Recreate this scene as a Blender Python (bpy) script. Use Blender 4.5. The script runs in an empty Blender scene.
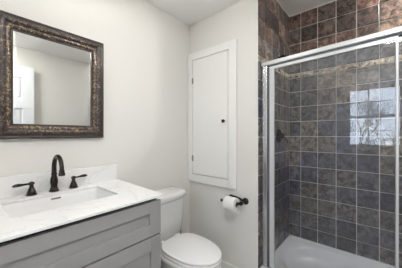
import bpy, bmesh, math, random
from mathutils import Vector, Matrix
random.seed(7)
C = bpy.context.scene.collection
SC = bpy.context.scene
PI = math.pi

# ------------------------------------------------------------------ camera, world, exposure
cam_d = bpy.data.cameras.new('camera')
cam = bpy.data.objects.new('camera', cam_d); C.objects.link(cam)
cam.location = (1.44, 0.0, 1.188)
cam.rotation_euler = (PI/2, 0, math.radians(40.6))
cam_d.sensor_width = 36.0
cam_d.lens = 36.0*208.6/402
cam_d.clip_start = 0.02
SC.camera = cam

w = bpy.data.worlds.new('world'); SC.world = w; w.use_nodes = True
wn = w.node_tree.nodes; wl = w.node_tree.links
bg = wn['Background']
bg.inputs['Color'].default_value = (0.76, 0.85, 1.0, 1)
bg.inputs['Strength'].default_value = 9.0

pd = bpy.data.lights.new('window_portal', 'AREA')       # daylight sampling helper of the window opening
pd.shape = 'RECTANGLE'; pd.size = 0.68; pd.size_y = 1.2
pd.cycles.is_portal = True
po = bpy.data.objects.new('window_portal', pd); C.objects.link(po)
po.location = (1.37, -1.10, 1.59); po.rotation_euler = (PI/2, 0, PI)

SC.view_settings.view_transform = 'Standard'
SC.view_settings.look = 'None'
SC.view_settings.gamma = 1.0
SC.view_settings.use_curve_mapping = False
SC.view_settings.exposure = 0.09
LAMP_VANITY = 3.0
LAMP_ADDED_KEY = 36.0
LAMP_ADDED_FILL = 70.0
LAMP_ADDED_SHOWER = 230.0

# ------------------------------------------------------------------ materials
def mat(name, color, rough=0.5, metal=0.0, bump=0.0, bscale=60.0, var=0.0, vscale=6.0, spec=0.5, coat=0.0, emit=None):
    m = bpy.data.materials.new(name); m.use_nodes = True
    n = m.node_tree.nodes; l = m.node_tree.links; p = n['Principled BSDF']
    p.inputs['Base Color'].default_value = (*color, 1)
    p.inputs['Roughness'].default_value = rough
    p.inputs['Metallic'].default_value = metal
    p.inputs['Specular IOR Level'].default_value = spec
    p.inputs['Coat Weight'].default_value = coat
    tc = n.new('ShaderNodeTexCoord')
    if var:
        t = n.new('ShaderNodeTexNoise'); t.inputs['Scale'].default_value = vscale
        t.inputs['Detail'].default_value = 5
        r = n.new('ShaderNodeMapRange'); r.inputs['To Min'].default_value = 1-var; r.inputs['To Max'].default_value = 1+var
        mx = n.new('ShaderNodeMix'); mx.data_type = 'RGBA'; mx.blend_type = 'MULTIPLY'; mx.inputs['Factor'].default_value = 1
        mx.inputs['A'].default_value = (*color, 1)
        l.new(tc.outputs['Object'], t.inputs['Vector']); l.new(t.outputs['Fac'], r.inputs['Value'])
        l.new(r.outputs['Result'], mx.inputs['B']); l.new(mx.outputs['Result'], p.inputs['Base Color'])
    if bump:
        t = n.new('ShaderNodeTexNoise'); t.inputs['Scale'].default_value = bscale; t.inputs['Detail'].default_value = 4
        b = n.new('ShaderNodeBump'); b.inputs['Strength'].default_value = bump; b.inputs['Distance'].default_value = 0.002
        l.new(tc.outputs['Object'], t.inputs['Vector']); l.new(t.outputs['Fac'], b.inputs['Height'])
        l.new(b.outputs['Normal'], p.inputs['Normal'])
    if emit:
        p.inputs['Emission Color'].default_value = (*emit[0], 1); p.inputs['Emission Strength'].default_value = emit[1]
    return m

M = {}
M['wall'] = mat('wall_paint', (0.70, 0.685, 0.652), 0.65, bump=0.10, bscale=160)
M['ceiling'] = mat('ceiling_paint', (0.90, 0.89, 0.87), 0.8, bump=0.1, bscale=120)
M['trim'] = mat('white_trim_paint', (0.78, 0.775, 0.75), 0.35)
M['floor'] = mat('floor_tile', (0.62, 0.61, 0.59), 0.4, var=0.15)
M['cab'] = mat('grey_cabinet_paint', (0.29, 0.285, 0.282), 0.42)
M['cabdark'] = mat('dark_boards_and_gap_shade', (0.03, 0.03, 0.03), 0.7)  # near-black colour, also stands in for shade in the cabinet gaps
M['ceramic'] = mat('white_ceramic', (0.75, 0.75, 0.745), 0.12, coat=0.3)
M['plastic'] = mat('white_seat_plastic', (0.84, 0.84, 0.835), 0.2)
M['bronze'] = mat('oil_rubbed_bronze', (0.045, 0.038, 0.034), 0.26, metal=0.85, var=0.3, vscale=60)
M['black'] = mat('black_metal', (0.03, 0.028, 0.027), 0.3, metal=0.7)
M['chrome'] = mat('polished_aluminium', (0.58, 0.58, 0.59), 0.25, metal=0.95)
M['white_metal'] = mat('satin_silver_header', (0.62, 0.63, 0.64), 0.32, metal=0.3)
M['seal_shade'] = mat('vinyl_seal_and_channel_shade', (0.10, 0.11, 0.14), 0.5)
M['paper'] = mat('toilet_paper', (0.79, 0.79, 0.785), 0.9, bump=0.3, bscale=200)
M['card'] = mat('cardboard_core', (0.16, 0.13, 0.10), 0.9)
M['tray'] = mat('white_acrylic_tray', (0.80, 0.80, 0.82), 0.22)
M['drain'] = mat('drain_chrome', (0.6, 0.6, 0.6), 0.2, metal=1)
M['brass'] = mat('aged_hinge_metal', (0.32, 0.29, 0.22), 0.4, metal=0.8)
M['bark'] = mat('tree_bark', (0.20, 0.18, 0.17), 0.9, var=0.3)
M['grass'] = mat('lawn', (0.16, 0.17, 0.09), 0.95, var=0.3)
M['lamp'] = mat('opal_glass_lamp', (0.9, 0.9, 0.9), 0.3, emit=((1.0, 0.96, 0.90), LAMP_VANITY))
M['lampc'] = mat('added_key_lamp_glass', (0.9, 0.9, 0.9), 0.3, emit=((1.0, 0.975, 0.94), LAMP_ADDED_KEY))
M['lamps'] = mat('added_shower_lamp_glass', (0.9, 0.9, 0.9), 0.3, emit=((1.0, 0.98, 0.95), LAMP_ADDED_SHOWER))
M['lampf'] = mat('added_fill_lamp_glass', (0.9, 0.9, 0.9), 0.3, emit=((1.0, 0.98, 0.95), LAMP_ADDED_FILL))
def cloth():
    m = bpy.data.materials.new('thin_blind_cloth'); m.use_nodes = True
    n = m.node_tree.nodes; l = m.node_tree.links; n.remove(n['Principled BSDF'])
    a = n.new('ShaderNodeBsdfDiffuse'); a.inputs['Color'].default_value = (0.8, 0.8, 0.78, 1)
    t = n.new('ShaderNodeBsdfTranslucent'); t.inputs['Color'].default_value = (0.75, 0.75, 0.73, 1)
    mx = n.new('ShaderNodeMixShader'); mx.inputs[0].default_value = 0.75
    l.new(a.outputs[0], mx.inputs[1]); l.new(t.outputs[0], mx.inputs[2]); l.new(mx.outputs[0], n['Material Output'].inputs['Surface'])
    return m
M['blind'] = cloth()

def quartz():
    m = mat('white_quartz', (0.79, 0.79, 0.785), 0.16)
    n = m.node_tree.nodes; l = m.node_tree.links; p = n['Principled BSDF']
    tc = n.new('ShaderNodeTexCoord'); wv = n.new('ShaderNodeTexNoise')
    wv.inputs['Scale'].default_value = 3.2; wv.inputs['Detail'].default_value = 4; wv.inputs['Distortion'].default_value = 1.4
    r = n.new('ShaderNodeValToRGB'); e = r.color_ramp.elements
    e[0].position = 0.485; e[0].color = (0.79, 0.79, 0.785, 1); e[1].position = 0.515; e[1].color = (0.79, 0.79, 0.785, 1)
    k = e.new(0.5); k.color = (0.70, 0.70, 0.70, 1)
    l.new(tc.outputs['Object'], wv.inputs['Vector']); l.new(wv.outputs['Fac'], r.inputs['Fac']); l.new(r.outputs['Color'], p.inputs['Base Color'])
    return m
M['quartz'] = quartz()

def glass(name, tint, ior=1.5):
    m = bpy.data.materials.new(name); m.use_nodes = True
    n = m.node_tree.nodes; l = m.node_tree.links
    n.remove(n['Principled BSDF'])
    t = n.new('ShaderNodeBsdfTransparent'); t.inputs['Color'].default_value = (*tint, 1)
    g = n.new('ShaderNodeBsdfGlossy'); g.inputs['Roughness'].default_value = 0.0
    f = n.new('ShaderNodeFresnel'); f.inputs['IOR'].default_value = ior
    # the slab's inner faces: use the same ratio from both sides
    ge = n.new('ShaderNodeNewGeometry'); mi = n.new('ShaderNodeMix'); mi.data_type = 'FLOAT'
    mi.inputs['A'].default_value = ior; mi.inputs['B'].default_value = 1/ior
    l.new(ge.outputs['Backfacing'], mi.inputs['Factor'])
    l.new(mi.outputs['Result'], f.inputs['IOR'])
    f.inputs['IOR'].default_value = ior
    l.remove(f.inputs['IOR'].links[0])
    mx = n.new('ShaderNodeMixShader')
    l.new(f.outputs[0], mx.inputs[0]); l.new(t.outputs[0], mx.inputs[1]); l.new(g.outputs[0], mx.inputs[2])
    l.new(mx.outputs[0], n['Material Output'].inputs['Surface'])
    return m
M['glass'] = glass('shower_glass', (0.965, 0.975, 0.985), 1.55)
M['wglass'] = glass('window_glass', (0.98, 0.985, 0.98), 1.45)

def mirror_mat():
    m = mat('silvered_mirror', (0.86, 0.87, 0.86), 0.0, metal=1.0); return m
M['mirror'] = mirror_mat()

def slate():
    m = mat('slate_tile', (0.1, 0.1, 0.1), 0.3)
    n = m.node_tree.nodes; l = m.node_tree.links; p = n['Principled BSDF']
    at = n.new('ShaderNodeAttribute'); at.attribute_name = 'tint'
    tc = n.new('ShaderNodeTexCoord')
    t1 = n.new('ShaderNodeTexNoise'); t1.inputs['Scale'].default_value = 22; t1.inputs['Detail'].default_value = 8; t1.inputs['Roughness'].default_value = 0.65; t1.inputs['Distortion'].default_value = 0.9
    r = n.new('ShaderNodeMapRange'); r.inputs['From Min'].default_value = 0.40; r.inputs['From Max'].default_value = 0.64
    r.inputs['To Min'].default_value = 0.2; r.inputs['To Max'].default_value = 2.3
    mx = n.new('ShaderNodeMix'); mx.data_type = 'RGBA'; mx.blend_type = 'MULTIPLY'; mx.inputs['Factor'].default_value = 1
    l.new(tc.outputs['Object'], t1.inputs['Vector']); l.new(t1.outputs['Fac'], r.inputs['Value'])
    l.new(at.outputs['Color'], mx.inputs['A']); l.new(r.outputs['Result'], mx.inputs['B'])
    # rusty bloom
    t2 = n.new('ShaderNodeTexNoise'); t2.inputs['Scale'].default_value = 5; t2.inputs['Detail'].default_value = 6
    r2 = n.new('ShaderNodeMapRange'); r2.inputs['From Min'].default_value = 0.55; r2.inputs['From Max'].default_value = 0.75
    r2.inputs['To Max'].default_value = 0.28
    m2 = n.new('ShaderNodeMix'); m2.data_type = 'RGBA'; m2.inputs['B'].default_value = (0.17, 0.14, 0.13, 1)
    l.new(tc.outputs['Object'], t2.inputs['Vector']); l.new(t2.outputs['Fac'], r2.inputs['Value'])
    l.new(r2.outputs['Result'], m2.inputs['Factor']); l.new(mx.outputs['Result'], m2.inputs['A'])
    l.new(m2.outputs['Result'], p.inputs['Base Color'])
    b = n.new('ShaderNodeBump'); b.inputs['Strength'].default_value = 0.5; b.inputs['Distance'].default_value = 0.003
    l.new(t1.outputs['Fac'], b.inputs['Height']); l.new(b.outputs['Normal'], p.inputs['Normal'])
    return m
M['slate'] = slate()
M['grout'] = mat('tile_grout', (0.80, 0.78, 0.77), 0.85, var=0.15, vscale=12)

def frame_mat():
    m = mat('carved_bronze_frame', (0.05, 0.035, 0.028), 0.32, metal=0.25, coat=0.3)
    n = m.node_tree.nodes; l = m.node_tree.links; p = n['Principled BSDF']
    tc = n.new('ShaderNodeTexCoord')
    t = n.new('ShaderNodeTexNoise'); t.inputs['Scale'].default_value = 75; t.inputs['Detail'].default_value = 3; t.inputs['Distortion'].default_value = 1.2
    at = n.new('ShaderNodeAttribute'); at.attribute_name = 'gild'
    ad = n.new('ShaderNodeMath'); ad.operation = 'ADD'
    l.new(tc.outputs['Object'], t.inputs['Vector']); l.new(t.outputs['Fac'], ad.inputs[0]); l.new(at.outputs['Fac'], ad.inputs[1])
    r = n.new('ShaderNodeValToRGB'); e = r.color_ramp.elements
    e[0].position = 0.58; e[0].color = (0.032, 0.022, 0.020, 1); e[1].position = 0.80; e[1].color = (0.36, 0.25, 0.13, 1)
    l.new(ad.outputs[0], r.inputs['Fac']); l.new(r.outputs['Color'], p.inputs['Base Color'])
    b = n.new('ShaderNodeBump'); b.inputs['Strength'].default_value = 0.8; b.inputs['Distance'].default_value = 0.004
    l.new(t.outputs['Fac'], b.inputs['Height']); l.new(b.outputs['Normal'], p.inputs['Normal'])
    return m
M['frame'] = frame_mat()

# ------------------------------------------------------------------ mesh helpers
def bx(bm, x0, y0, z0, x1, y1, z1, bevel=0.0, seg=2, mi=0):
    t = bmesh.new()
    bmesh.ops.create_cube(t, size=1)
    for v in t.verts:
        v.co = Vector(((x0+x1)/2 + v.co.x*(x1-x0), (y0+y1)/2 + v.co.y*(y1-y0), (z0+z1)/2 + v.co.z*(z1-z0)))
    if bevel:
        bmesh.ops.bevel(t, geom=t.edges[:], offset=bevel, segments=seg, profile=0.5, affect='EDGES')
    for f in t.faces: f.material_index = mi
    merge(bm, t); return bm

def merge(bm, t):
    me = bpy.data.meshes.new('t'); t.to_mesh(me); t.free(); bm.from_mesh(me); bpy.data.meshes.remove(me)

def loft(bm, rings, cap0=True, cap1=True, closed=True):
    vs = [[bm.verts.new(p) for p in r] for r in rings]
    n = len(rings[0])
    for a, b in zip(vs[:-1], vs[1:]):
        for i in range(n if closed else n-1):
            j = (i+1) % n
            bm.faces.new((a[i], a[j], b[j], b[i]))
    if cap0: bm.faces.new(list(reversed(vs[0])))
    if cap1: bm.faces.new(vs[-1])
    return vs

def lathe(bm, base, axis, prof, n=24):
    """prof: list of (distance along axis, radius)"""
    a = Vector(axis).normalized(); q = a.to_track_quat('Z', 'Y')
    rings = []
    for h, r in prof:
        rings.append([Vector(base) + q @ Vector((max(r, 1e-4)*math.cos(2*PI*i/n), max(r, 1e-4)*math.sin(2*PI*i/n), h)) for i in range(n)])
    loft(bm, rings)
    return bm

def tube(bm, pts, rad, n=12):
    pts = [Vector(p) for p in pts]
    if not isinstance(rad, (list, tuple)): rad = [rad]*len(pts)
    rings = []; up = None
    for i, p in enumerate(pts):
        d = (pts[min(i+1, len(pts)-1)] - pts[max(i-1, 0)]).normalized()
        if up is None:
            up = Vector((0, 0, 1)) if abs(d.z) < 0.9 else Vector((1, 0, 0))
        s_ = d.cross(up).normalized(); up = s_.cross(d).normalized()
        rings.append([p + rad[i]*(s_*math.cos(2*PI*k/n) + up*math.sin(2*PI*k/n)) for k in range(n)])
    loft(bm, rings)
    return bm

def finish(bm):
    bmesh.ops.recalc_face_normals(bm, faces=bm.faces[:])

OFF = {}
def obj(name, bm, m, parent=None, smooth=False, recalc=True, label=None, angle=40):
    if recalc: finish(bm)
    off = OFF.get(parent.name, Vector((0, 0, 0))) if parent else Vector((0, 0, 0))
    if off.length: bmesh.ops.translate(bm, verts=bm.verts[:], vec=-off)
    me = bpy.data.meshes.new(name); bm.to_mesh(me); bm.free()
    for mm in (m if isinstance(m, (list, tuple)) else [m]): me.materials.append(mm)
    if smooth:
        for p in me.polygons: p.use_smooth = True
        me.set_sharp_from_angle(angle=math.radians(angle))
    o = bpy.data.objects.new(name, me); C.objects.link(o)
    if parent: o.parent = parent; OFF[o.name] = off
    if label: o['label'] = label
    return o

def thing(name, label, cat, loc=(0, 0, 0), group=None):
    o = bpy.data.objects.new(name, None); C.objects.link(o)
    o.location = loc; o.empty_display_size = 0.1
    o['label'] = label; o['category'] = cat
    if group: o['group'] = group
    OFF[o.name] = Vector(loc)
    return o

def tag(o, label, cat, group=None):
    o['label'] = label; o['category'] = cat
    if group: o['group'] = group
    return o

def struct(name, bm, m, smooth=False, label=None):
    o = obj(name, bm, m, smooth=smooth); o['kind'] = 'structure'
    if label: o['label'] = label
    return o

def NB(): return bmesh.new()

def rrect(cx, cy, hx, hy, r, z, n=6):
    pts = []
    for (sx, sy, a0) in ((1, 1, 0), (-1, 1, 90), (-1, -1, 180), (1, -1, 270)):
        for k in range(n+1):
            a = math.radians(a0 + 90*k/n)
            pts.append(Vector((cx+sx*(hx-r)+r*math.cos(a), cy+sy*(hy-r)+r*math.sin(a), z)))
    return pts

# ------------------------------------------------------------------ room shell
XR = 1.97          # right wall
YB = 1.502         # wall with the small door
YF = -1.00         # wall behind the camera
YS = 2.228         # shower back wall face
XS = 0.7315        # shower left wall face
HC = 2.267         # bathroom ceiling
HS = 2.402         # shower ceiling
T = 0.12
struct('floor', bx(NB(), -T, YF-T, -0.1, XR+T, YS+T, 0), M['floor'])
struct('wall_left', bx(NB(), -T, YF-T, 0, 0, YB, 2.55), M['wall'])
struct('wall_back', bx(NB(), -T, YB, 0, XS-0.012, YB+0.10, 2.55), M['wall'])
struct('wall_right', bx(NB(), XR, YF-T, 0, XR+T, YB+0.05, 2.55), M['wall'])
struct('ceiling', bx(NB(), 0, YF, HC, XR, YB+0.02, HC+0.1), M['ceiling'])
struct('ceiling_shower', bx(NB(), 0.60, YB+0.02, HS, XR+T, YS+T, HS+0.1), M['ceiling'])
struct('trim_1', bx(NB(), XS, YB-0.0, HC, XR, YB+0.02, HS), M['wall'])   # riser between both ceilings

# window wall with an opening
WX0, WX1, WZ0, WZ1 = 1.035, 1.70, 0.985, 2.195
b = NB()
bx(b, 0, YF-T, 0, WX0, YF, 2.55); bx(b, WX1, YF-T, 0, XR, YF, 2.55)
bx(b, WX0, YF-T, 0, WX1, YF, WZ0); bx(b, WX0, YF-T, WZ1, WX1, YF, 2.55)
struct('wall_front', b, M['wall'])
b = NB(); y0, y1 = YF-0.09, YF-0.05
win = bpy.data.objects.new('window_1', None); C.objects.link(win); win['kind'] = 'structure'; OFF['window_1'] = Vector((0, 0, 0))
fw = 0.035
for (a0, c0, a1, c1) in ((WX0, WZ0, WX0+fw, WZ1), (WX1-fw, WZ0, WX1, WZ1), (WX0+fw, WZ0, WX1-fw, WZ0+fw), (WX0+fw, WZ1-fw, WX1-fw, WZ1)):
    bx(b, a0, y0, c0, a1, y1, c1, 0.003)
bx(b, WX0+fw, y0-0.004, 1.885, WX1-fw, y1+0.004, 1.965, 0.003)
zm = 1.463
bx(b, WX0+fw, y0, zm-0.02, WX1-fw, y1, zm+0.02, 0.003)
xm = WX0 + 0.27
bx(b, xm-0.009, y0+0.01, WZ0+fw, xm+0.009, y1-0.005, zm-0.02); bx(b, xm-0.009, y0+0.01, zm+0.02, xm+0.009, y1-0.005, 1.885)
for zz in (1.234, 1.693):
    bx(b, WX0+fw, y0+0.01, zz-0.005, xm-0.009, y1-0.005, zz+0.005); bx(b, xm+0.009, y0+0.01, zz-0.005, WX1-fw, y1-0.005, zz+0.005)
obj('window_frame', b, M['trim'], win)
obj('window_pane', bx(NB(), WX0+0.02, y0+0.018, WZ0+0.02, WX1-0.02, y0+0.022, WZ1-0.02), M['wglass'], win)
b = NB()
cw = 0.07
bx(b, WX0-cw, YF, WZ0-cw, WX0, YF+0.018, WZ1+0.05, 0.003); bx(b, WX1, YF, WZ0-cw, WX1+cw, YF+0.018, WZ1+0.05, 0.003)
bx(b, WX0, YF, WZ1, WX1, YF+0.018, WZ1+0.05, 0.003)
obj('window_casing', b, M['trim'], win)
obj('window_sill', bx(NB(), WX0, YF-0.05, WZ0-0.03, WX1, YF+0.04, WZ0, 0.004), M['trim'], win)

# tile walls (grout bed with the bevelled slate tiles standing on it, all one surface)
ROWS = [0.121-0.149+0.149*k for k in range(12)]      # -0.028 .. 1.611
ROWS[0] = 0.0
ROWS += [1.753, 1.797, 1.946, 2.096, 2.245, 2.395, HS+0.0]
PAL_LOW = [(0.066, 0.064, 0.090), (0.084, 0.080, 0.104), (0.046, 0.044, 0.070), (0.108, 0.098, 0.108), (0.092, 0.086, 0.104), (0.115, 0.102, 0.100), (0.062, 0.060, 0.090)]
PAL_MID = [(0.115, 0.100, 0.092), (0.085, 0.080, 0.080), (0.16, 0.135, 0.118), (0.075, 0.074, 0.082), (0.13, 0.115, 0.105), (0.17, 0.145, 0.120)]
PAL_TOP = [(0.060, 0.044, 0.038), (0.090, 0.064, 0.052), (0.135, 0.095, 0.074), (0.045, 0.034, 0.031), (0.085, 0.066, 0.058), (0.115, 0.072, 0.058)]
PAL_LIST = [(0.36, 0.31, 0.24), (0.42, 0.36, 0.28), (0.14, 0.09, 0.07), (0.34, 0.30, 0.25), (0.50, 0.44, 0.35), (0.40, 0.34, 0.27)]
def tile_wall(name, P, cols, bed, label):
    """P(s, z, d) -> world point, s along the wall, d out of the wall"""
    b = NB(); lay = b.loops.layers.float_color.new('tint')
    def cell(s0, s1, z0, z1, col, dep, bev):
        vs = [P(s0, z0, -0.002), P(s1, z0, -0.002), P(s1, z1, -0.002), P(s0, z1, -0.002)]
        e = bev
        fr = [P(s0+e, z0+e, dep), P(s1-e, z0+e, dep), P(s1-e, z1-e, dep), P(s0+e, z1-e, dep)]
        md = [P(s0, z0, dep-e*0.6), P(s1, z0, dep-e*0.6), P(s1, z1, dep-e*0.6), P(s0, z1, dep-e*0.6)]
        A = [b.verts.new(v) for v in vs]; B = [b.verts.new(v) for v in md]; D = [b.verts.new(v) for v in fr]
        fs = [b.faces.new(D)]
        for i in range(4):
            j = (i+1) % 4
            fs.append(b.faces.new((A[i], A[j], B[j], B[i]))); fs.append(b.faces.new((B[i], B[j], D[j], D[i])))
        for f in fs:
            f.material_index = 1
            for lp in f.loops: lp[lay] = (*col, 1)
    g = 0.0033
    for z0, z1 in zip(ROWS[:-1], ROWS[1:]):
        if z1-z0 < 0.01: continue
        if 0.03 < z1-z0 < 0.06:
            s = cols[0]+g; s_end = cols[-1]-g; i = 0
            while s < s_end-0.006:
                wd = random.choice((0.016, 0.03, 0.045, 0.045)); e = min(s+wd, s_end)
                if random.random() < 0.4:
                    zc = (z0+z1)/2
                    cell(s, e, z0+g, zc-0.001, random.choice(PAL_LIST), 0.006, 0.001); cell(s, e, zc+0.001, z1-g, random.choice(PAL_LIST), 0.006, 0.001)
                else: cell(s, e, z0+g, z1-g, random.choice(PAL_LIST), 0.006, 0.001)
                s = e+0.002; i += 1
            continue
        for s0, s1 in zip(cols[:-1], cols[1:]):
            zc = (z0+z1)/2
            k = random.random()
            if zc < 0.9: pal = PAL_LOW
            elif zc < 1.45: pal = PAL_LOW if k < 0.5 else PAL_MID
            elif zc < 1.95: pal = PAL_MID
            else: pal = PAL_TOP
            c = random.choice(pal); f = random.uniform(0.85, 1.2)
            cell(s0+g, s1-g, z0+g, z1-g, tuple(x*f for x in c), 0.005, 0.0018)
    bed(b)
    bmesh.ops.recalc_face_normals(b, faces=b.faces[:])
    o = obj(name, b, [M['grout'], M['slate']]); o['kind'] = 'structure'; o['label'] = label
    return o
cx0 = [XS] + [0.842+0.149*k for k in range(8)] + [XR]
tile_wall('wall_shower_back', lambda s, z, d: Vector((s, YS-0.003-d+0.003, z)), cx0,
          lambda b: bx(b, XS-0.02, YS+0.002, 0, XR+0.02, YS+T, HS), 'slate tiled back wall of the shower')
cyl = [YB+0.001, 1.632, 1.782, 1.932, 2.080, YS]
tile_wall('wall_shower_left', lambda s, z, d: Vector((XS+d-0.003, s, z)), cyl,
          lambda b: bx(b, XS-0.011, YB+0.0005, 0, XS-0.004, YS+0.002, HS), 'slate tiled side wall of the shower')
tile_wall('wall_shower_right', lambda s, z, d: Vector((XR-d, s, z)), [YB+0.06] + cyl[1:],
          lambda b: bx(b, XR+0.002, YB+0.05, 0, XR+T, YS+0.002, HS), 'slate tiled right wall of the shower')
struct('wall_behind', bx(NB(), 0.60, YB+0.10, 0, XS-0.012, YS+T, 2.55), M['wall'])

struct('baseboard_back', bx(NB(), 0.0, YB-0.014, 0, XS-0.012, YB, 0.092, 0.004), M['trim'])
struct('baseboard_left', bx(NB(), 0.0, 0.74, 0, 0.014, YB-0.014, 0.092, 0.004), M['trim'])

# six-panel door leaf swung open against the right wall (seen in the mirror)
dx0, dx1, dy0, dy1, dz1 = 1.905, 1.94, -0.13, 0.63, 2.02
door = bpy.data.objects.new('door_1', None); C.objects.link(door); door['kind'] = 'structure'; OFF['door_1'] = Vector((0, 0, 0))
b = NB()
cols = [(dy0+0.11, (dy0+dy1)/2-0.045), ((dy0+dy1)/2+0.045, dy1-0.11)]
rws = [(0.22, 0.78), (0.92, 1.50), (1.62, 1.88)]
bx(b, dx0+0.012, dy0+0.01, 0.012, dx1-0.004, dy1-0.01, dz1-0.01)
ys = [dy0, cols[0][0], cols[0][1], cols[1][0], cols[1][1], dy1]
for a, c in ((ys[0], ys[1]), (ys[2], ys[3]), (ys[4], ys[5])): bx(b, dx0, a, 0.01, dx1, c, dz1, 0.002)
zz = [0.01, rws[0][0], rws[0][1], rws[1][0], rws[1][1], rws[2][0], rws[2][1], dz1]
for a, c in ((zz[0], zz[1]), (zz[2], zz[3]), (zz[4], zz[5]), (zz[6], zz[7])):
    for p, q in cols: bx(b, dx0, p-0.001, a, dx1, q+0.001, c, 0.002)
for p, q in cols:
    for a, c in rws: bx(b, dx0+0.003, p+0.025, a+0.025, dx0+0.014, q-0.025, c-0.025, 0.004)
obj('door_leaf', b, mat('white_door_paint', (0.78, 0.80, 0.83), 0.4), door)
b = NB(); lathe(b, (dx0, 0.57, 0.95), (-1, 0, 0), [(0, 0.026), (0.006, 0.026), (0.008, 0.011), (0.03, 0.011), (0.036, 0.024), (0.05, 0.027), (0.06, 0.02), (0.063, 0.004)])
obj('door_knob', b, M['black'], door, True)

# ------------------------------------------------------------------ small wall door (linen / access cupboard)
cab = thing('wall_cupboard', 'white built-in wall cupboard with narrow flat door and black knob, above the toilet', 'cupboard', (0.28, YB, 0.731))
b = NB()
cx_0, cx_1, cz_0, cz_1 = 0.004, 0.548, 0.731, 1.970
dx_0, dx_1, dz_0, dz_1 = 0.066, 0.467, 0.807, 1.896
yf = YB-0.022
bx(b, cx_0, yf, cz_0, dx_0-0.005, YB, cz_1, 0.002); bx(b, dx_1+0.005, yf, cz_0, cx_1, YB, cz_1, 0.002)
bx(b, dx_0-0.005, yf+0.0005, cz_0, dx_1+0.005, YB, dz_0-0.005, 0.002); bx(b, dx_0-0.005, yf+0.0005, dz_1+0.005, dx_1+0.005, YB, cz_1, 0.002)
obj('trim_frame', b, M['trim'], cab)
obj('backing', bx(NB(), dx_0-0.005, YB-0.004, dz_0-0.005, dx_1+0.005, YB-0.001, dz_1+0.005), M['cabdark'], cab)
dr = obj('door', bx(NB(), dx_0, YB-0.021, dz_0, dx_1, YB-0.005, dz_1, 0.002), M['trim'], cab)
b = NB(); lathe(b, (0.432, YB-0.021, 1.298), (0, -1, 0), [(0, 0.008), (0.003, 0.008), (0.006, 0.005), (0.012, 0.006), (0.016, 0.014), (0.022, 0.0155), (0.027, 0.011), (0.029, 0.002)])
obj('knob', b, M['black'], dr, True, label='small round black knob')
for hz in (1.70, 0.955):
    b = NB(); tube(b, [(dx_0-0.001, YB-0.026, hz-0.028), (dx_0-0.001, YB-0.026, hz+0.028)], 0.005, 10)
    bx(b, dx_0-0.012, YB-0.0235, hz-0.026, dx_0+0.008, YB-0.0215, hz+0.026)
    obj('hinge', b, M['brass'], dr, True)

# ------------------------------------------------------------------ vanity
VY0, VY1 = -0.03, 0.712
van = thing('vanity_cabinet', 'grey vanity cabinet with two wide recessed-panel drawers under the white counter', 'cabinet', (0.27, 0.345, 0))
b = NB()
bx(b, 0.004, VY0, 0.09, 0.524, VY1, 0.108); bx(b, 0.004, VY0, 0.108, 0.022, VY1, 0.832)
bx(b, 0.022, VY0, 0.108, 0.524, VY0+0.018, 0.832); bx(b, 0.022, VY1-0.018, 0.108, 0.524, VY1, 0.832)
bx(b, 0.506, VY0+0.018, 0.108, 0.524, VY1-0.018, 0.832)
bx(b, 0.004, VY0+0.01, 0.0, 0.45, VY1-0.01, 0.09)
obj('body', b, M['cab'], van)
obj('top_rail', bx(bx(bx(bx(NB(), 0.494, VY0+0.006, 0.832, 0.512, VY1-0.006, 0.8568), 0.004, VY0+0.006, 0.832, 0.494, VY0+0.02, 0.8568), 0.004, VY1-0.02, 0.832, 0.494, VY1-0.006, 0.8568), 0.004, VY0+0.02, 0.832, 0.02, VY1-0.02, 0.8568), M['cabdark'], van, label='rail below the counter, painted near black as the gap shadow')  # shadow under the counter put into the rail colour
obj('gap_rail', bx(NB(), 0.5242, VY0+0.004, 0.10, 0.529, VY1-0.004, 0.835), M['cabdark'], van, label='board behind the drawers, painted near black as gap shade')  # shade of the drawer gaps painted as a near-black board
def shaker(y0, y1, z0, z1, st=0.068, x0=0.53, x1=0.548, tw=None):
    b = NB(); tw = tw or st
    bx(b, x0, y0, z0, x1, y0+st, z1, 0.0015); bx(b, x0, y1-st, z0, x1, y1, z1, 0.0015)
    bx(b, x0, y0+st-0.0005, z0, x1, y1-st+0.0005, z0+tw, 0.0015); bx(b, x0, y0+st-0.0005, z1-tw, x1, y1-st+0.0005, z1, 0.0015)
    bx(b, x0, y0+st-0.002, z0+tw-0.002, x1-0.011, y1-st+0.002, z1-tw+0.002)
    return b
obj('drawer', shaker(VY0+0.002, VY1-0.002, 0.662, 0.838, 0.070, tw=0.060), M['cab'], van)
obj('drawer', shaker(VY0+0.002, VY1-0.002, 0.385, 0.654, 0.062, tw=0.070), M['cab'], van)
obj('drawer', shaker(VY0+0.002, VY1-0.002, 0.105, 0.377, 0.062, tw=0.070), M['cab'], van)

# counter with the sink cut-out
CT0, CT1 = 0.8570, 0.870
OX0, OX1, OY0, OY1 = 0.003, 0.565, -0.04, 0.735
BX0, BX1, BY0, BY1 = 0.108, 0.390, 0.130, 0.560
b = NB()
n = 6
def ring_plate(b, z):
    inner = rrect((BX0+BX1)/2, (BY0+BY1)/2, (BX1-BX0)/2, (BY1-BY0)/2, 0.018, z, n)
    iv = [b.verts.new(p) for p in inner]
    corners = [Vector((OX1, OY1-0.021, z)), Vector((OX0, OY1, z)), Vector((OX0, OY0, z)), Vector((OX1, OY0, z))]
    cv = [b.verts.new(p) for p in corners]
    for q in range(4):
        k0 = q*(n+1)
        for k in range(n): b.faces.new((iv[k0+k], iv[k0+k+1], cv[q]))
        nx = ((q+1) % 4)
        b.faces.new((iv[k0+n], iv[(nx*(n+1))], cv[nx], cv[q]))
    return iv, cv
i1, c1 = ring_plate(b, CT1); i0, c0 = ring_plate(b, CT0)
for lo, hi in ((i0, i1), (c0, c1)):
    for k in range(len(lo)):
        j = (k+1) % len(lo); b.faces.new((lo[k], lo[j], hi[j], hi[k]))
bmesh.ops.recalc_face_normals(b, faces=b.faces[:])
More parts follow.
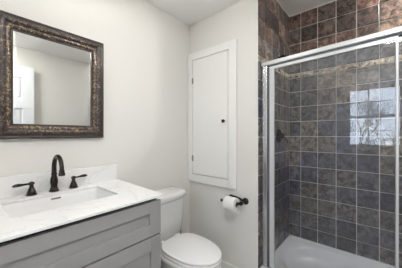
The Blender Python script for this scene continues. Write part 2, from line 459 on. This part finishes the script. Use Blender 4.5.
ee = [e for e in b.edges if len(e.link_faces) == 2 and e.calc_face_angle(0) > 1.2]
bmesh.ops.bevel(b, geom=ee, offset=0.002, segments=2, profile=0.5, affect='EDGES')
ct = thing('countertop', 'white quartz countertop with low backsplash on the grey vanity', 'countertop', (0.28, 0.35, CT0))
obj('slab', b, M['quartz'], ct)
obj('backsplash', bx(NB(), 0.003, OY0, CT1, 0.023, 0.735, 0.974, 0.0015), M['quartz'], ct)

# undermount sink
sk = thing('sink', 'white rectangular undermount basin set into the white counter', 'sink', (0.25, 0.345, 0.70))
b = NB(); scx, scy = (BX0+BX1)/2, (BY0+BY1)/2; hx, hy = (BX1-BX0)/2, (BY1-BY0)/2
prof_in = [(0.004, CT0-0.0005, 0.020), (-0.001, CT0-0.004, 0.020), (-0.006, 0.83, 0.022), (-0.016, 0.775, 0.03), (-0.026, 0.752, 0.04), (-0.045, 0.741, 0.05), (-0.08, 0.737, 0.04), (-0.118, 0.734, 0.015)]
prof_out = [(0.022, CT0-0.0005, 0.026), (0.022, CT0-0.010, 0.026), (0.006, CT0-0.014, 0.024), (-0.004, 0.76, 0.035), (-0.03, 0.728, 0.05), (-0.10, 0.722, 0.03)]
rings = [rrect(scx, scy, hx+o_, hy+o_, r, z, 6) for o_, z, r in reversed(prof_in)] + [rrect(scx, scy, hx+o_, hy+o_, r, z, 6) for o_, z, r in prof_out]
loft(b, rings)
obj('basin', b, M['ceramic'], sk, True, angle=60)
b = NB(); lathe(b, (scx, scy, 0.7345), (0, 0, 1), [(0, 0.019), (0.002, 0.021), (0.003, 0.017), (0.006, 0.015), (0.008, 0.004)])
obj('drain', b, M['drain'], sk, True, label='round chrome drain')
b = NB(); bx(b, BX0+0.0035, 0.322, 0.836, BX0+0.0085, 0.368, 0.846, 0.0022)
ov = obj('overflow_cover', b, M['drain'], sk, True, label='slim chrome overflow cover')
b = NB()
for k in range(5): bx(b, BX0+0.0080, 0.3265+k*0.0085, 0.8385, BX0+0.0092, 0.3325+k*0.0085, 0.8435)
obj('slot', b, M['cabdark'], ov)

# widespread bronze faucet
fc = thing('faucet', 'dark bronze gooseneck faucet with two lever handles behind the sink', 'faucet', (0.06, 0.358, CT1))
FX, FY = 0.062, 0.350
b = NB()
lathe(b, (FX, FY, CT1), (0, 0, 1), [(0, 0.024), (0.006, 0.0245), (0.010, 0.019), (0.016, 0.0205), (0.020, 0.017), (0.030, 0.0145), (0.05, 0.0185), (0.07, 0.0175), (0.088, 0.0125), (0.096, 0.0150), (0.102, 0.0125), (0.108, 0.0118)])
obj('spout_base', b, M['bronze'], fc, True)
pts = [Vector((FX, FY, CT1+0.104))]
R = 0.066; zc = CT1+0.132
pts.append(Vector((FX, FY, zc-0.02)))
for k in range(15):
    a = PI - k*(PI*1.02)/14
    pts.append(Vector((FX+R+R*math.cos(a), FY, zc+R*math.sin(a)*1.0)))
rad = [0.0122]*2 + [0.012-0.0018*k/14 for k in range(15)]
b = NB(); tube(b, pts, rad, 16)
sp = obj('spout', b, M['bronze'], fc, True)
e = pts[-1]
b = NB(); lathe(b, e+Vector((0.000, 0, 0.004)), (0.06, 0, -1), [(0, 0.0105), (0.002, 0.0125), (0.010, 0.0125), (0.018, 0.0148), (0.028, 0.0148), (0.030, 0.0125)])
obj('aerator', b, M['bronze'], sp, True)
def handle(y, sgn, lean):
    b = NB()
    lathe(b, (FX, y, CT1), (0, 0, 1), [(0, 0.0235), (0.005, 0.024), (0.009, 0.019), (0.014, 0.0205), (0.02, 0.018), (0.034, 0.0125), (0.044, 0.0085), (0.048, 0.0095), (0.052, 0.0085), (0.054, 0.011), (0.060, 0.0135), (0.066, 0.0115), (0.070, 0.004)])
    h = obj('handle_base', b, M['bronze'], fc, True)
    b = NB(); z = CT1+0.059
    P = [(FX, y, z), (FX+0.2*lean*0.02, y+sgn*0.02, z+0.001), (FX+lean*0.4*0.045, y+sgn*0.040, z+0.002), (FX+lean*0.4*0.065, y+sgn*0.056, z+0.003), (FX+lean*0.4*0.080, y+sgn*0.070, z+0.0025), (FX+lean*0.4*0.09, y+sgn*0.080, z+0.001)]
    tube(b, P, [0.006, 0.0048, 0.0065, 0.0088, 0.0078, 0.002], 12)
    obj('lever', b, M['bronze'], h, True)
handle(0.251, -1, 0.55); handle(0.447, 1, -0.2)

# ------------------------------------------------------------------ mirror
mr = thing('wall_mirror', 'rectangular mirror in a carved dark bronze and gold frame above the sink', 'mirror', (0.0, 0.373, 1.48))
MY0, MY1, MZ0, MZ1 = 0.107, 0.641, 1.163, 1.798
prof = [(0.0, 0.002), (0.0, 0.026), (0.003, 0.031), (0.008, 0.032), (0.012, 0.029), (0.016, 0.0285), (0.022, 0.033), (0.030, 0.036), (0.038, 0.036), (0.045, 0.032), (0.049, 0.027), (0.052, 0.0265),
        (0.055, 0.028), (0.060, 0.0275), (0.066, 0.024), (0.070, 0.019), (0.072, 0.017), (0.075, 0.0175), (0.078, 0.016), (0.078, 0.002)]
gild = [-.1, -.1, -.1, -.1, -.1, -.05, -.02, 0.02, 0.05, 0.06, 0.0, 0.06, 0.13, 0.13, 0.08, -0.05, -.1, 0.0, 0, 0]
b = NB(); gl = b.verts.layers.float.new('gild')
import mathutils
def side(p0, p1, inn0, inn1, N=64):
    """sweep the profile between two mitred corners; inn = inward diagonal"""
    grid = []
    for i in range(N+1):
        t = i/N; row = []
        for k, (u, h) in enumerate(prof):
            q = (p0+inn0*u).lerp(p1+inn1*u, t)
            hh = h
            if 5 < k < 10: hh += 0.0030*math.sin(q.y*330+q.z*330+k)*math.sin(q.y*170-q.z*150+1.3*k)
            v = b.verts.new(Vector((hh, q.y, q.z))); v[gl] = gild[k]; row.append(v)
        grid.append(row)
    for i in range(N):
        for k in range(len(prof)-1):
            b.faces.new((grid[i][k], grid[i+1][k], grid[i+1][k+1], grid[i][k+1]))
K = [Vector((0, MY0, MZ0)), Vector((0, MY1, MZ0)), Vector((0, MY1, MZ1)), Vector((0, MY0, MZ1))]
D = [Vector((0, 1, 1)), Vector((0, -1, 1)), Vector((0, -1, -1)), Vector((0, 1, -1))]
for q in range(4): side(K[q], K[(q+1) % 4], D[q], D[(q+1) % 4])
bmesh.ops.remove_doubles(b, verts=b.verts[:], dist=1e-5)
obj('frame', b, M['frame'], mr, True, angle=50)
mw = 0.078
b = NB(); y0_, y1_, z0_, z1_ = MY0+mw-0.003, MY1-mw+0.003, MZ0+mw-0.003, MZ1-mw+0.003
bv = 0.016
def r4(y0, y1, z0, z1, x): return [Vector((x, y0, z0)), Vector((x, y1, z0)), Vector((x, y1, z1)), Vector((x, y0, z1))]
loft(b, [r4(y0_, y1_, z0_, z1_, 0.006), r4(y0_, y1_, z0_, z1_, 0.0114), r4(y0_+bv, y1_-bv, z0_+bv, z1_-bv, 0.012)])
obj('mirror_glass', b, M['mirror'], mr)
obj('back_board', bx(NB(), 0.001, MY0+0.01, MZ0+0.01, 0.0055, MY1-0.01, MZ1-0.01), M['cabdark'], mr)

# ------------------------------------------------------------------ toilet
TC = 1.041
tl = thing('toilet', 'white two-piece toilet with closed lid between vanity and cupboard wall', 'toilet', (0.35, TC, 0))
def egg(cx, cy, hxf, hxb, hy, z, N=48, pw=2.3):
    pts = []
    for i in range(N):
        a = 2*PI*i/N; ca, sa = math.cos(a), math.sin(a)
        p = 2.0 if ca > 0 else pw+0.6
        x = math.copysign(abs(ca)**(2/p), ca)*(hxf if ca > 0 else hxb)
        y = math.copysign(abs(sa)**(2/p), sa)*hy
        pts.append(Vector((cx+x, cy+y, z)))
    return pts
b = NB()
rings = [egg(0.36, TC, 0.20, 0.22, 0.115, 0.0), egg(0.36, TC, 0.205, 0.22, 0.118, 0.01), egg(0.355, TC, 0.18, 0.20, 0.10, 0.06), egg(0.35, TC, 0.16, 0.19, 0.092, 0.13),
         egg(0.36, TC, 0.18, 0.18, 0.105, 0.20), egg(0.40, TC, 0.22, 0.19, 0.140, 0.27), egg(0.43, TC, 0.242, 0.20, 0.158, 0.325), egg(0.43, TC, 0.254, 0.20, 0.168, 0.352), egg(0.43, TC, 0.256, 0.20, 0.170, 0.368), egg(0.43, TC, 0.248, 0.195, 0.164, 0.374)]
loft(b, rings)
obj('bowl', b, M['ceramic'], tl, True, angle=60)
b = NB(); bx(b, 0.03, TC-0.11, 0.30, 0.26, TC+0.11, 0.372, 0.02, 4)
obj('tank_shelf', b, M['ceramic'], tl, True)
def slab_egg(z0, z1, f, bk, hy, r, cx=0.43):
    b = NB(); TC = 1.046
    rings = [egg(cx, TC, f-r, bk-r, hy-r, z0), egg(cx, TC, f-r*0.3, bk-r*0.3, hy-r*0.3, z0+r*0.3), egg(cx, TC, f, bk, hy, z0+r), egg(cx, TC, f, bk, hy, z1-r),
             egg(cx, TC, f-r*0.3, bk-r*0.3, hy-r*0.3, z1-r*0.3), egg(cx, TC, f-r*1.2, bk-r*1.2, hy-r*1.2, z1)]
    loft(b, rings); return b
obj('seat', slab_egg(0.376, 0.392, 0.257, 0.175, 0.165, 0.005), M['plastic'], tl, True, angle=60)
lb = slab_egg(0.396, 0.413, 0.256, 0.180, 0.162, 0.006)
obj('seat_lid', lb, M['plastic'], tl, True, angle=60)
for s in (-1, 1):
    obj('lid_hinge', bx(NB(), 0.228, TC+s*0.075-0.02, 0.373, 0.262, TC+s*0.075+0.02, 0.408, 0.006, 3), M['plastic'], tl, True)
def tank_ring(x0, xs, xf, hy, z, N=10):
    """back straight, sides straight, front gently bowed"""
    pts = [Vector((x0, TC+hy, z)), Vector((x0, TC-hy, z))]
    r = 0.02
    for k in range(N*2+1):
        t = -1 + k/N
        y = TC + t*hy; x = xs + (xf-xs)*(1-t*t)
        ed = (abs(t)**14)*0.018
        pts.append(Vector((x-ed, y, z)))
    return pts
b = NB()
loft(b, [tank_ring(0.035, 0.165, 0.19, 0.185, 0.372), tank_ring(0.03, 0.175, 0.20, 0.198, 0.39), tank_ring(0.026, 0.190, 0.212, 0.208, 0.52), tank_ring(0.024, 0.200, 0.226, 0.207, 0.672)])
obj('tank', b, M['ceramic'], tl, True, angle=50)
b = NB()
loft(b, [tank_ring(0.022, 0.205, 0.238, 0.213, 0.673), tank_ring(0.018, 0.210, 0.246, 0.220, 0.680), tank_ring(0.018, 0.210, 0.246, 0.220, 0.712), tank_ring(0.024, 0.203, 0.238, 0.213, 0.722), tank_ring(0.05, 0.180, 0.20, 0.19, 0.725)])
obj('tank_lid', b, M['ceramic'], tl, True, angle=60)
b = NB(); lathe(b, (0.195, TC-0.155, 0.62), (1, 0, 0), [(0, 0.012), (0.012, 0.012), (0.016, 0.008), (0.024, 0.008)])
tube(b, [(0.217, TC-0.155, 0.62), (0.222, TC-0.13, 0.618), (0.222, TC-0.09, 0.612)], [0.006, 0.005, 0.006])
obj('flush_lever', b, M['drain'], tl, True, label='chrome flush lever')
# supply valve and riser behind the toilet
sv = thing('supply_valve', 'thin chrome water supply pipe and valve behind the toilet', 'valve', (0.11, 1.30, 0.15))
b = NB(); tube(b, [(0.001, 1.285, 0.16), (0.11, 1.285, 0.16)], 0.008); lathe(b, (0.0155, 1.285, 0.16), (1, 0, 0), [(0, 0.028), (0.004, 0.026), (0.006, 0.01)])
lathe(b, (0.10, 1.285, 0.155), (0, 0, 1), [(0, 0.012), (0.03, 0.012), (0.034, 0.009)])
obj('valve_body', b, M['drain'], sv, True)
b = NB(); tube(b, [(0.10, 1.285, 0.185), (0.104, 1.283, 0.25), (0.113, 1.275, 0.32), (0.12, 1.262, 0.40), (0.12, 1.255, 0.43)], 0.006)
obj('riser', b, mat('braided_hose', (0.42, 0.40, 0.36), 0.35, metal=0.8), sv, True)

# ------------------------------------------------------------------ paper holder and roll
RY, RZ = 1.428, 0.640
hd = thing('toilet_paper_holder', 'black metal toilet paper holder screwed to the wall beside the shower', 'toilet paper holder', (0.66, YB, 0.665))
b = NB(); lathe(b, (0.624, YB-0.0005, 0.650), (0, -1, 0), [(0, 0.027), (0.005, 0.027), (0.008, 0.021), (0.012, 0.022), (0.016, 0.013), (0.035, 0.010), (0.060, 0.010), (0.066, 0.015), (0.078, 0.017), (0.086, 0.013), (0.089, 0.003)])
obj('post', b, M['black'], hd, True)
b = NB(); tube(b, [(0.624, RY, 0.646), (0.612, RY, 0.645), (0.600, RY, RZ+0.002), (0.575, RY, RZ), (0.45, RY, RZ)], [0.009, 0.010, 0.012, 0.012, 0.0065])
lathe(b, (0.452, RY, RZ), (-1, 0, 0), [(0, 0.007), (0.004, 0.011), (0.012, 0.014), (0.018, 0.011), (0.021, 0.003)])
obj('arm', b, M['black'], hd, True)
b = NB(); tube(b, [(0.620, YB-0.030, 0.655), (0.58, YB-0.012, 0.664), (0.54, YB-0.010, 0.670), (0.50, YB-0.010, 0.674), (0.485, YB-0.010, 0.675)], [0.011, 0.0085, 0.0075, 0.0065, 0.008])
obj('back_bar', b, M['black'], hd, True)
b = NB(); N = 40; ro, ri = 0.053, 0.019
x0, x1 = 0.484, 0.586
def circ(x, r): return [Vector((x, RY+r*math.cos(2*PI*k/N), RZ-0.011+r*math.sin(2*PI*k/N))) for k in range(N)]
loft(b, [circ(x0, ri), circ(x0, ro-0.003), circ(x0+0.003, ro), circ(x1-0.003, ro), circ(x1, ro-0.003), circ(x1, ri), circ(x0, ri)], False, False)
bmesh.ops.remove_doubles(b, verts=b.verts[:], dist=1e-6)
roll = thing('toilet_paper_roll', 'white toilet paper roll hanging on the black holder', 'toilet paper', (0.523, RY, RZ-0.011))
obj('paper', b, M['paper'], roll, True)
b = NB(); loft(b, [circ(x0+0.001, ri-0.002), circ(x0+0.001, ri-0.0002), circ(x1-0.001, ri-0.0002), circ(x1-0.001, ri-0.002), circ(x0+0.001, ri-0.002)], False, False)
bmesh.ops.remove_doubles(b, verts=b.verts[:], dist=1e-6)
obj('core', b, M['card'], roll, True, label='brown cardboard core')
b = NB(); yy = RY+ro+0.0008
loft(b, [[Vector((x0+0.001, RY+ro-0.001, RZ-0.011)), Vector((x1-0.001, RY+ro-0.001, RZ-0.011)), Vector((x1-0.001, RY+ro, RZ-0.011)), Vector((x0+0.001, RY+ro, RZ-0.011))],
         [Vector((x0+0.001, RY+ro-0.001, RZ-0.10)), Vector((x1-0.001, RY+ro-0.001, RZ-0.10)), Vector((x1-0.001, RY+ro, RZ-0.10)), Vector((x0+0.001, RY+ro, RZ-0.10))]])
obj('loose_sheet', b, M['paper'], roll)

# ------------------------------------------------------------------ shower tray
PX0, PX1, PY0, PY1, PZ = XS+0.003, XR-0.006, YB+0.003, YS-0.006, 0.158
tr = thing('shower_tray', 'white shower tray with an oval sloping basin on the shower floor', 'shower tray', ((PX0+PX1)/2, (PY0+PY1)/2, 0))
b = NB(); N = 96
pcx, pcy = (PX0+PX1)/2+0.0, (PY0+PY1)/2+0.015
def rect_pt(a):
    ca, sa = math.cos(a), math.sin(a); hx_, hy_ = (PX1-PX0)/2, (PY1-PY0)/2
    k = min(hx_/abs(ca) if abs(ca) > 1e-6 else 1e9, hy_/abs(sa) if abs(sa) > 1e-6 else 1e9)
    return (PX0+PX1)/2+k*ca, (PY0+PY1)/2+k*sa
def angs():
    hx_, hy_ = (PX1-PX0)/2, (PY1-PY0)/2; a0 = math.atan2(hy_, hx_)
    keys = [-a0, a0, PI-a0, PI+a0, 2*PI-a0]; out = []
    for q in range(4):
        for k in range(N//4): out.append(keys[q]+(keys[q+1]-keys[q])*k/(N//4))
    return out
AA = angs()
def sup(hx_, hy_, z, p=2.5):
    out = []
    for a in AA:
        ca, sa = math.cos(a), math.sin(a)
        r = (abs(ca/hx_)**p+abs(sa/hy_)**p)**(-1/p)
        out.append(Vector((pcx+r*ca, pcy+r*sa, z)))
    return out
def rc(z, ins=0.0):
    out = []
    for a in AA:
        x, y = rect_pt(a)
        out.append(Vector((min(max(x, PX0+ins), PX1-ins), min(max(y, PY0+ins), PY1-ins), z)))
    return out
loft(b, [rc(0.0), rc(PZ-0.006), rc(PZ-0.001, 0.004), rc(PZ, 0.010), rc(PZ-0.001, 0.020), rc(PZ-0.010, 0.030), rc(PZ-0.014, 0.042), sup(0.550, 0.296, PZ-0.015), sup(0.535, 0.284, PZ-0.030), sup(0.505, 0.258, PZ-0.07), sup(0.47, 0.235, PZ-0.100), sup(0.40, 0.19, PZ-0.112), sup(0.05, 0.04, PZ-0.12)])
obj('basin', b, M['tray'], tr, True, angle=50)
b = NB(); lathe(b, (pcx, pcy, PZ-0.1195), (0, 0, 1), [(0, 0.035), (0.003, 0.035), (0.005, 0.028)])
obj('drain', b, M['drain'], tr, True, label='round chrome drain')

# ------------------------------------------------------------------ sliding shower door
DY = 1.548
sd = thing('shower_door', 'framed sliding glass shower door with silver header and jambs across the tiled shower', 'shower door', ((XS+XR)/2, DY, PZ))
DX0, DX1 = XS+0.005, XR-0.008
def lean(b):
    for v in b.verts: v.co.z += 0.03*(v.co.x-DX0)*max(0.0, (v.co.z-PZ)/(1.74-PZ))
    return b
b = NB()
bx(b, DX0, DY-0.004, 1.713, DX1, DY+0.058, 1.744, 0.005)
bx(b, DX0, DY+0.050, 1.70, DX1, DY+0.058, 1.713)
lean(b)
obj('header', b, M['white_metal'], sd)
obj('track_channel', lean(bx(NB(), DX0, DY+0.010, 1.702, DX1, DY+0.0495, 1.7128)), M['seal_shade'], sd, label='roller channel under the header, coloured dark as its shadow')  # dark colour stands in for the shadow beneath the header
b = NB(); bx(b, DX0, DY+0.003, PZ+0.001, DX1, DY+0.055, PZ+0.009, 0.002)
obj('bottom_track', b, M['chrome'], sd)
def jamb(x0, x1):
    b = NB(); bx(b, x0, DY+0.001, PZ+0.0095, x1, DY+0.054, 1.7125, 0.004); bx(b, x0+0.015, DY-0.003, PZ+0.0095, x0+0.021, DY+0.003, 1.7125, 0.002); lean(b)
    s = 1 if x0 < 1.2 else -1
    xa = x1 if s > 0 else x0
    return b
obj('jamb', jamb(DX0, DX0+0.044), M['chrome'], sd, label='left side jamb')
obj('jamb', jamb(DX1-0.032, DX1), M['chrome'], sd, label='right side jamb')
obj('seal', bx(NB(), DX0+0.0445, DY+0.012, PZ+0.011, DX0+0.0605, DY+0.04, 1.699), M['seal_shade'], sd)
def panel(x0, x1, y0, y1, sl, sr):
    b = NB(); z0, z1 = PZ+0.011, 1.700
    bx(b, x0, y0, z0, x0+sl, y1, z1, 0.003); bx(b, x1-sr, y0, z0, x1, y1, z1, 0.003)
    bx(b, x0+sl, y0, z1-0.022, x1-sr, y1, z1, 0.002); bx(b, x0+sl, y0, z0, x1-sr, y1, z0+0.022, 0.002)
    lean(b)
    p = obj('door_panel', b, M['white_metal'], sd)
    ym = (y0+y1)/2
    obj('glass_pane', lean(bx(NB(), x0+sl-0.003, ym-0.0025, z0+0.019, x1-sr+0.003, ym+0.0025, z1-0.020)), M['glass'], p)
panel(DX0+0.061, 1.519, DY+0.006, DY+0.024, 0.036, 0.013)
panel(1.504, DX1-0.034, DY+0.030, DY+0.048, 0.010, 0.03)

# ------------------------------------------------------------------ shower fittings
vv = thing('shower_valve', 'dark round shower mixer with lever on the tiled side wall', 'shower valve', (XS+0.003, 1.905, 1.16))
b = NB(); lathe(b, (XS+0.0025, 1.925, 1.17), (1, 0, 0), [(0, 0.062), (0.006, 0.062), (0.010, 0.05), (0.013, 0.028), (0.035, 0.024), (0.045, 0.02), (0.047, 0.005)])
pl_ = obj('escutcheon', b, M['bronze'], vv, True)
b = NB(); tube(b, [(XS+0.04, 1.925, 1.17), (XS+0.055, 1.935, 1.15), (XS+0.065, 1.955, 1.125), (XS+0.068, 1.965, 1.11)], [0.009, 0.007, 0.006, 0.008])
obj('lever', b, M['chrome'], pl_, True)
sh = thing('showerhead', 'dark shower head on a short bent arm high on the tiled side wall', 'shower head', (XS+0.003, 1.94, 1.90))
b = NB(); lathe(b, (XS+0.0025, 1.945, 1.905), (1, 0, 0), [(0, 0.032), (0.004, 0.032), (0.010, 0.022), (0.014, 0.012)])
tube(b, [(XS+0.006, 1.945, 1.905), (XS+0.03, 1.945, 1.905), (XS+0.055, 1.945, 1.895), (XS+0.075, 1.945, 1.872)], 0.0095)
obj('arm', b, M['bronze'], sh, True)
b = NB(); lathe(b, (XS+0.068, 1.945, 1.880), (0.55, 0, -0.83), [(0, 0.012), (0.010, 0.014), (0.02, 0.013), (0.040, 0.034), (0.050, 0.038), (0.056, 0.038), (0.058, 0.034)])
obj('spray_head', b, M['bronze'], sh, True)

# ------------------------------------------------------------------ lamps (above the picture; the ceiling ones are added to brighten the room)
vl = thing('vanity_light', 'three-globe wall lamp above the framed mirror', 'lamp', (0.0, 0.373, 2.135))
b = NB(); bx(b, 0.001, 0.16, 2.10, 0.022, 0.586, 2.17, 0.006)
obj('back_plate', b, M['bronze'], vl)
for yy_ in (0.20, 0.373, 0.546):
    b = NB(); tube(b, [(0.02, yy_, 2.135), (0.06, yy_, 2.145), (0.13, yy_, 2.157), (0.155, yy_, 2.15)], 0.008)
    a_ = obj('arm', b, M['bronze'], vl, True)
    b = NB(); lathe(b, (0.16, yy_, 2.160), (0, 0, -1), [(0, 0.016), (0.012, 0.030), (0.030, 0.045), (0.050, 0.050), (0.072, 0.045), (0.090, 0.030), (0.100, 0.010)])
    obj('glass_shade', b, M['lamp'], a_, True)
cl = thing('added_key_light', 'small round opal key lamp added on the ceiling between mirror and toilet', 'lamp', (0.75, 0.72, HC))  # unseen lamp, added as key and fill for the main room
b = NB(); lathe(b, (0.75, 0.72, HC-0.0005), (0, 0, -1), [(0, 0.12), (0.02, 0.12), (0.025, 0.11)])
obj('lamp_base', b, M['chrome'], cl, True)
b = NB(); lathe(b, (0.75, 0.72, HC-0.022), (0, 0, -1), [(0, 0.105), (0.02, 0.102), (0.045, 0.085), (0.06, 0.055), (0.066, 0.01)])
obj('lamp_shade', b, M['lampc'], cl, True)

rl = thing('added_shower_light', 'small round lamp added in the shower ceiling to brighten the tiles', 'lamp', (1.80, 2.05, HS))  # unseen lamp, added because the shower came out too dark
b = NB(); lathe(b, (1.80, 2.05, HS-0.0005), (0, 0, -1), [(0, 0.085), (0.006, 0.085), (0.009, 0.078)])
obj('lamp_ring', b, M['trim'], rl, True)
b = NB(); lathe(b, (1.80, 2.05, HS-0.009), (0, 0, -1), [(0, 0.070), (0.035, 0.068), (0.055, 0.05), (0.062, 0.01)])
obj('lamp_lens', b, M['lamps'], rl, True)

fl = thing('added_fill_light', 'wide opal fill lamp added on the bathroom ceiling near the camera', 'lamp', (1.55, 0.05, HC))  # unseen lamp, added as even fill on cabinet front and walls
b = NB(); lathe(b, (1.55, 0.05, HC-0.0005), (0, 0, -1), [(0, 0.16), (0.012, 0.16), (0.016, 0.15)])
obj('lamp_base', b, M['chrome'], fl, True)
b = NB(); lathe(b, (1.55, 0.05, HC-0.016), (0, 0, -1), [(0, 0.148), (0.014, 0.145), (0.03, 0.12), (0.04, 0.07), (0.044, 0.01)])
obj('lamp_shade', b, M['lampf'], fl, True)

# ------------------------------------------------------------------ window blind and the garden behind it
bl = thing('roller_blind', 'white roller blind drawn a little way down at the top of the window', 'blind', (1.37, YF-0.03, 1.955))
b = NB(); tube(b, [(WX0+0.004, YF-0.022, 2.172), (WX1-0.004, YF-0.022, 2.172)], 0.018, 20)
obj('blind_tube', b, M['trim'], bl, True)
bf = obj('fabric', bx(NB(), WX0+0.006, YF-0.034, 1.968, WX1-0.006, YF-0.0325, 2.158), M['blind'], bl)
obj('hem_bar', bx(NB(), WX0+0.006, YF-0.038, 1.955, WX1-0.006, YF-0.028, 1.967, 0.003), M['trim'], bf)
struct('floor_ground', bx(NB(), -14, -26, -2.6, 16, YF-T-0.02, -2.5), M['grass'], label='lawn outside the window')
def bare_tree(x, y, h, seed, label):
    rnd = random.Random(seed); b = NB()
    def br(p, d, L, r, lev):
        q = p + d*L*0.5 + Vector((rnd.uniform(-.05, .05), rnd.uniform(-.05, .05), 0))*L; e_ = p + d*L
        tube(b, [p, q, e_], [r, r*0.85, r*0.65], 6 if lev < 2 else 4)
        if lev >= 6: return
        for k in range(3 if lev < 5 else 2):
            nd = (d + Vector((rnd.uniform(-.75, .75), rnd.uniform(-.75, .75), rnd.uniform(-.1, .6)))).normalized()
            br(e_ - d*L*rnd.uniform(0, 0.35), nd, L*rnd.uniform(0.6, 0.8), max(r*0.6, 0.006), lev+1)
    br(Vector((x, y, -2.5)), Vector((0, 0, 1)), h*0.26, h*0.0085, 0)
    t = obj('bare_tree', b, M['bark']); tag(t, label, 'tree', 'bare trees outside the window')
TL = ['leafless tree outside the window, furthest left of the trees', 'leafless tree outside the window, furthest right of the trees',
      'shortest leafless tree, nearest outside the window', 'tall leafless tree far behind the others outside the window']
for k, (x, y, h) in enumerate([(-1.6, -11, 8.0), (4.6, -14, 9.0), (1.9, -9.5, 6.2), (0.1, -19.0, 9.5)]):
    bare_tree(x, y, h, 11+k, TL[k])
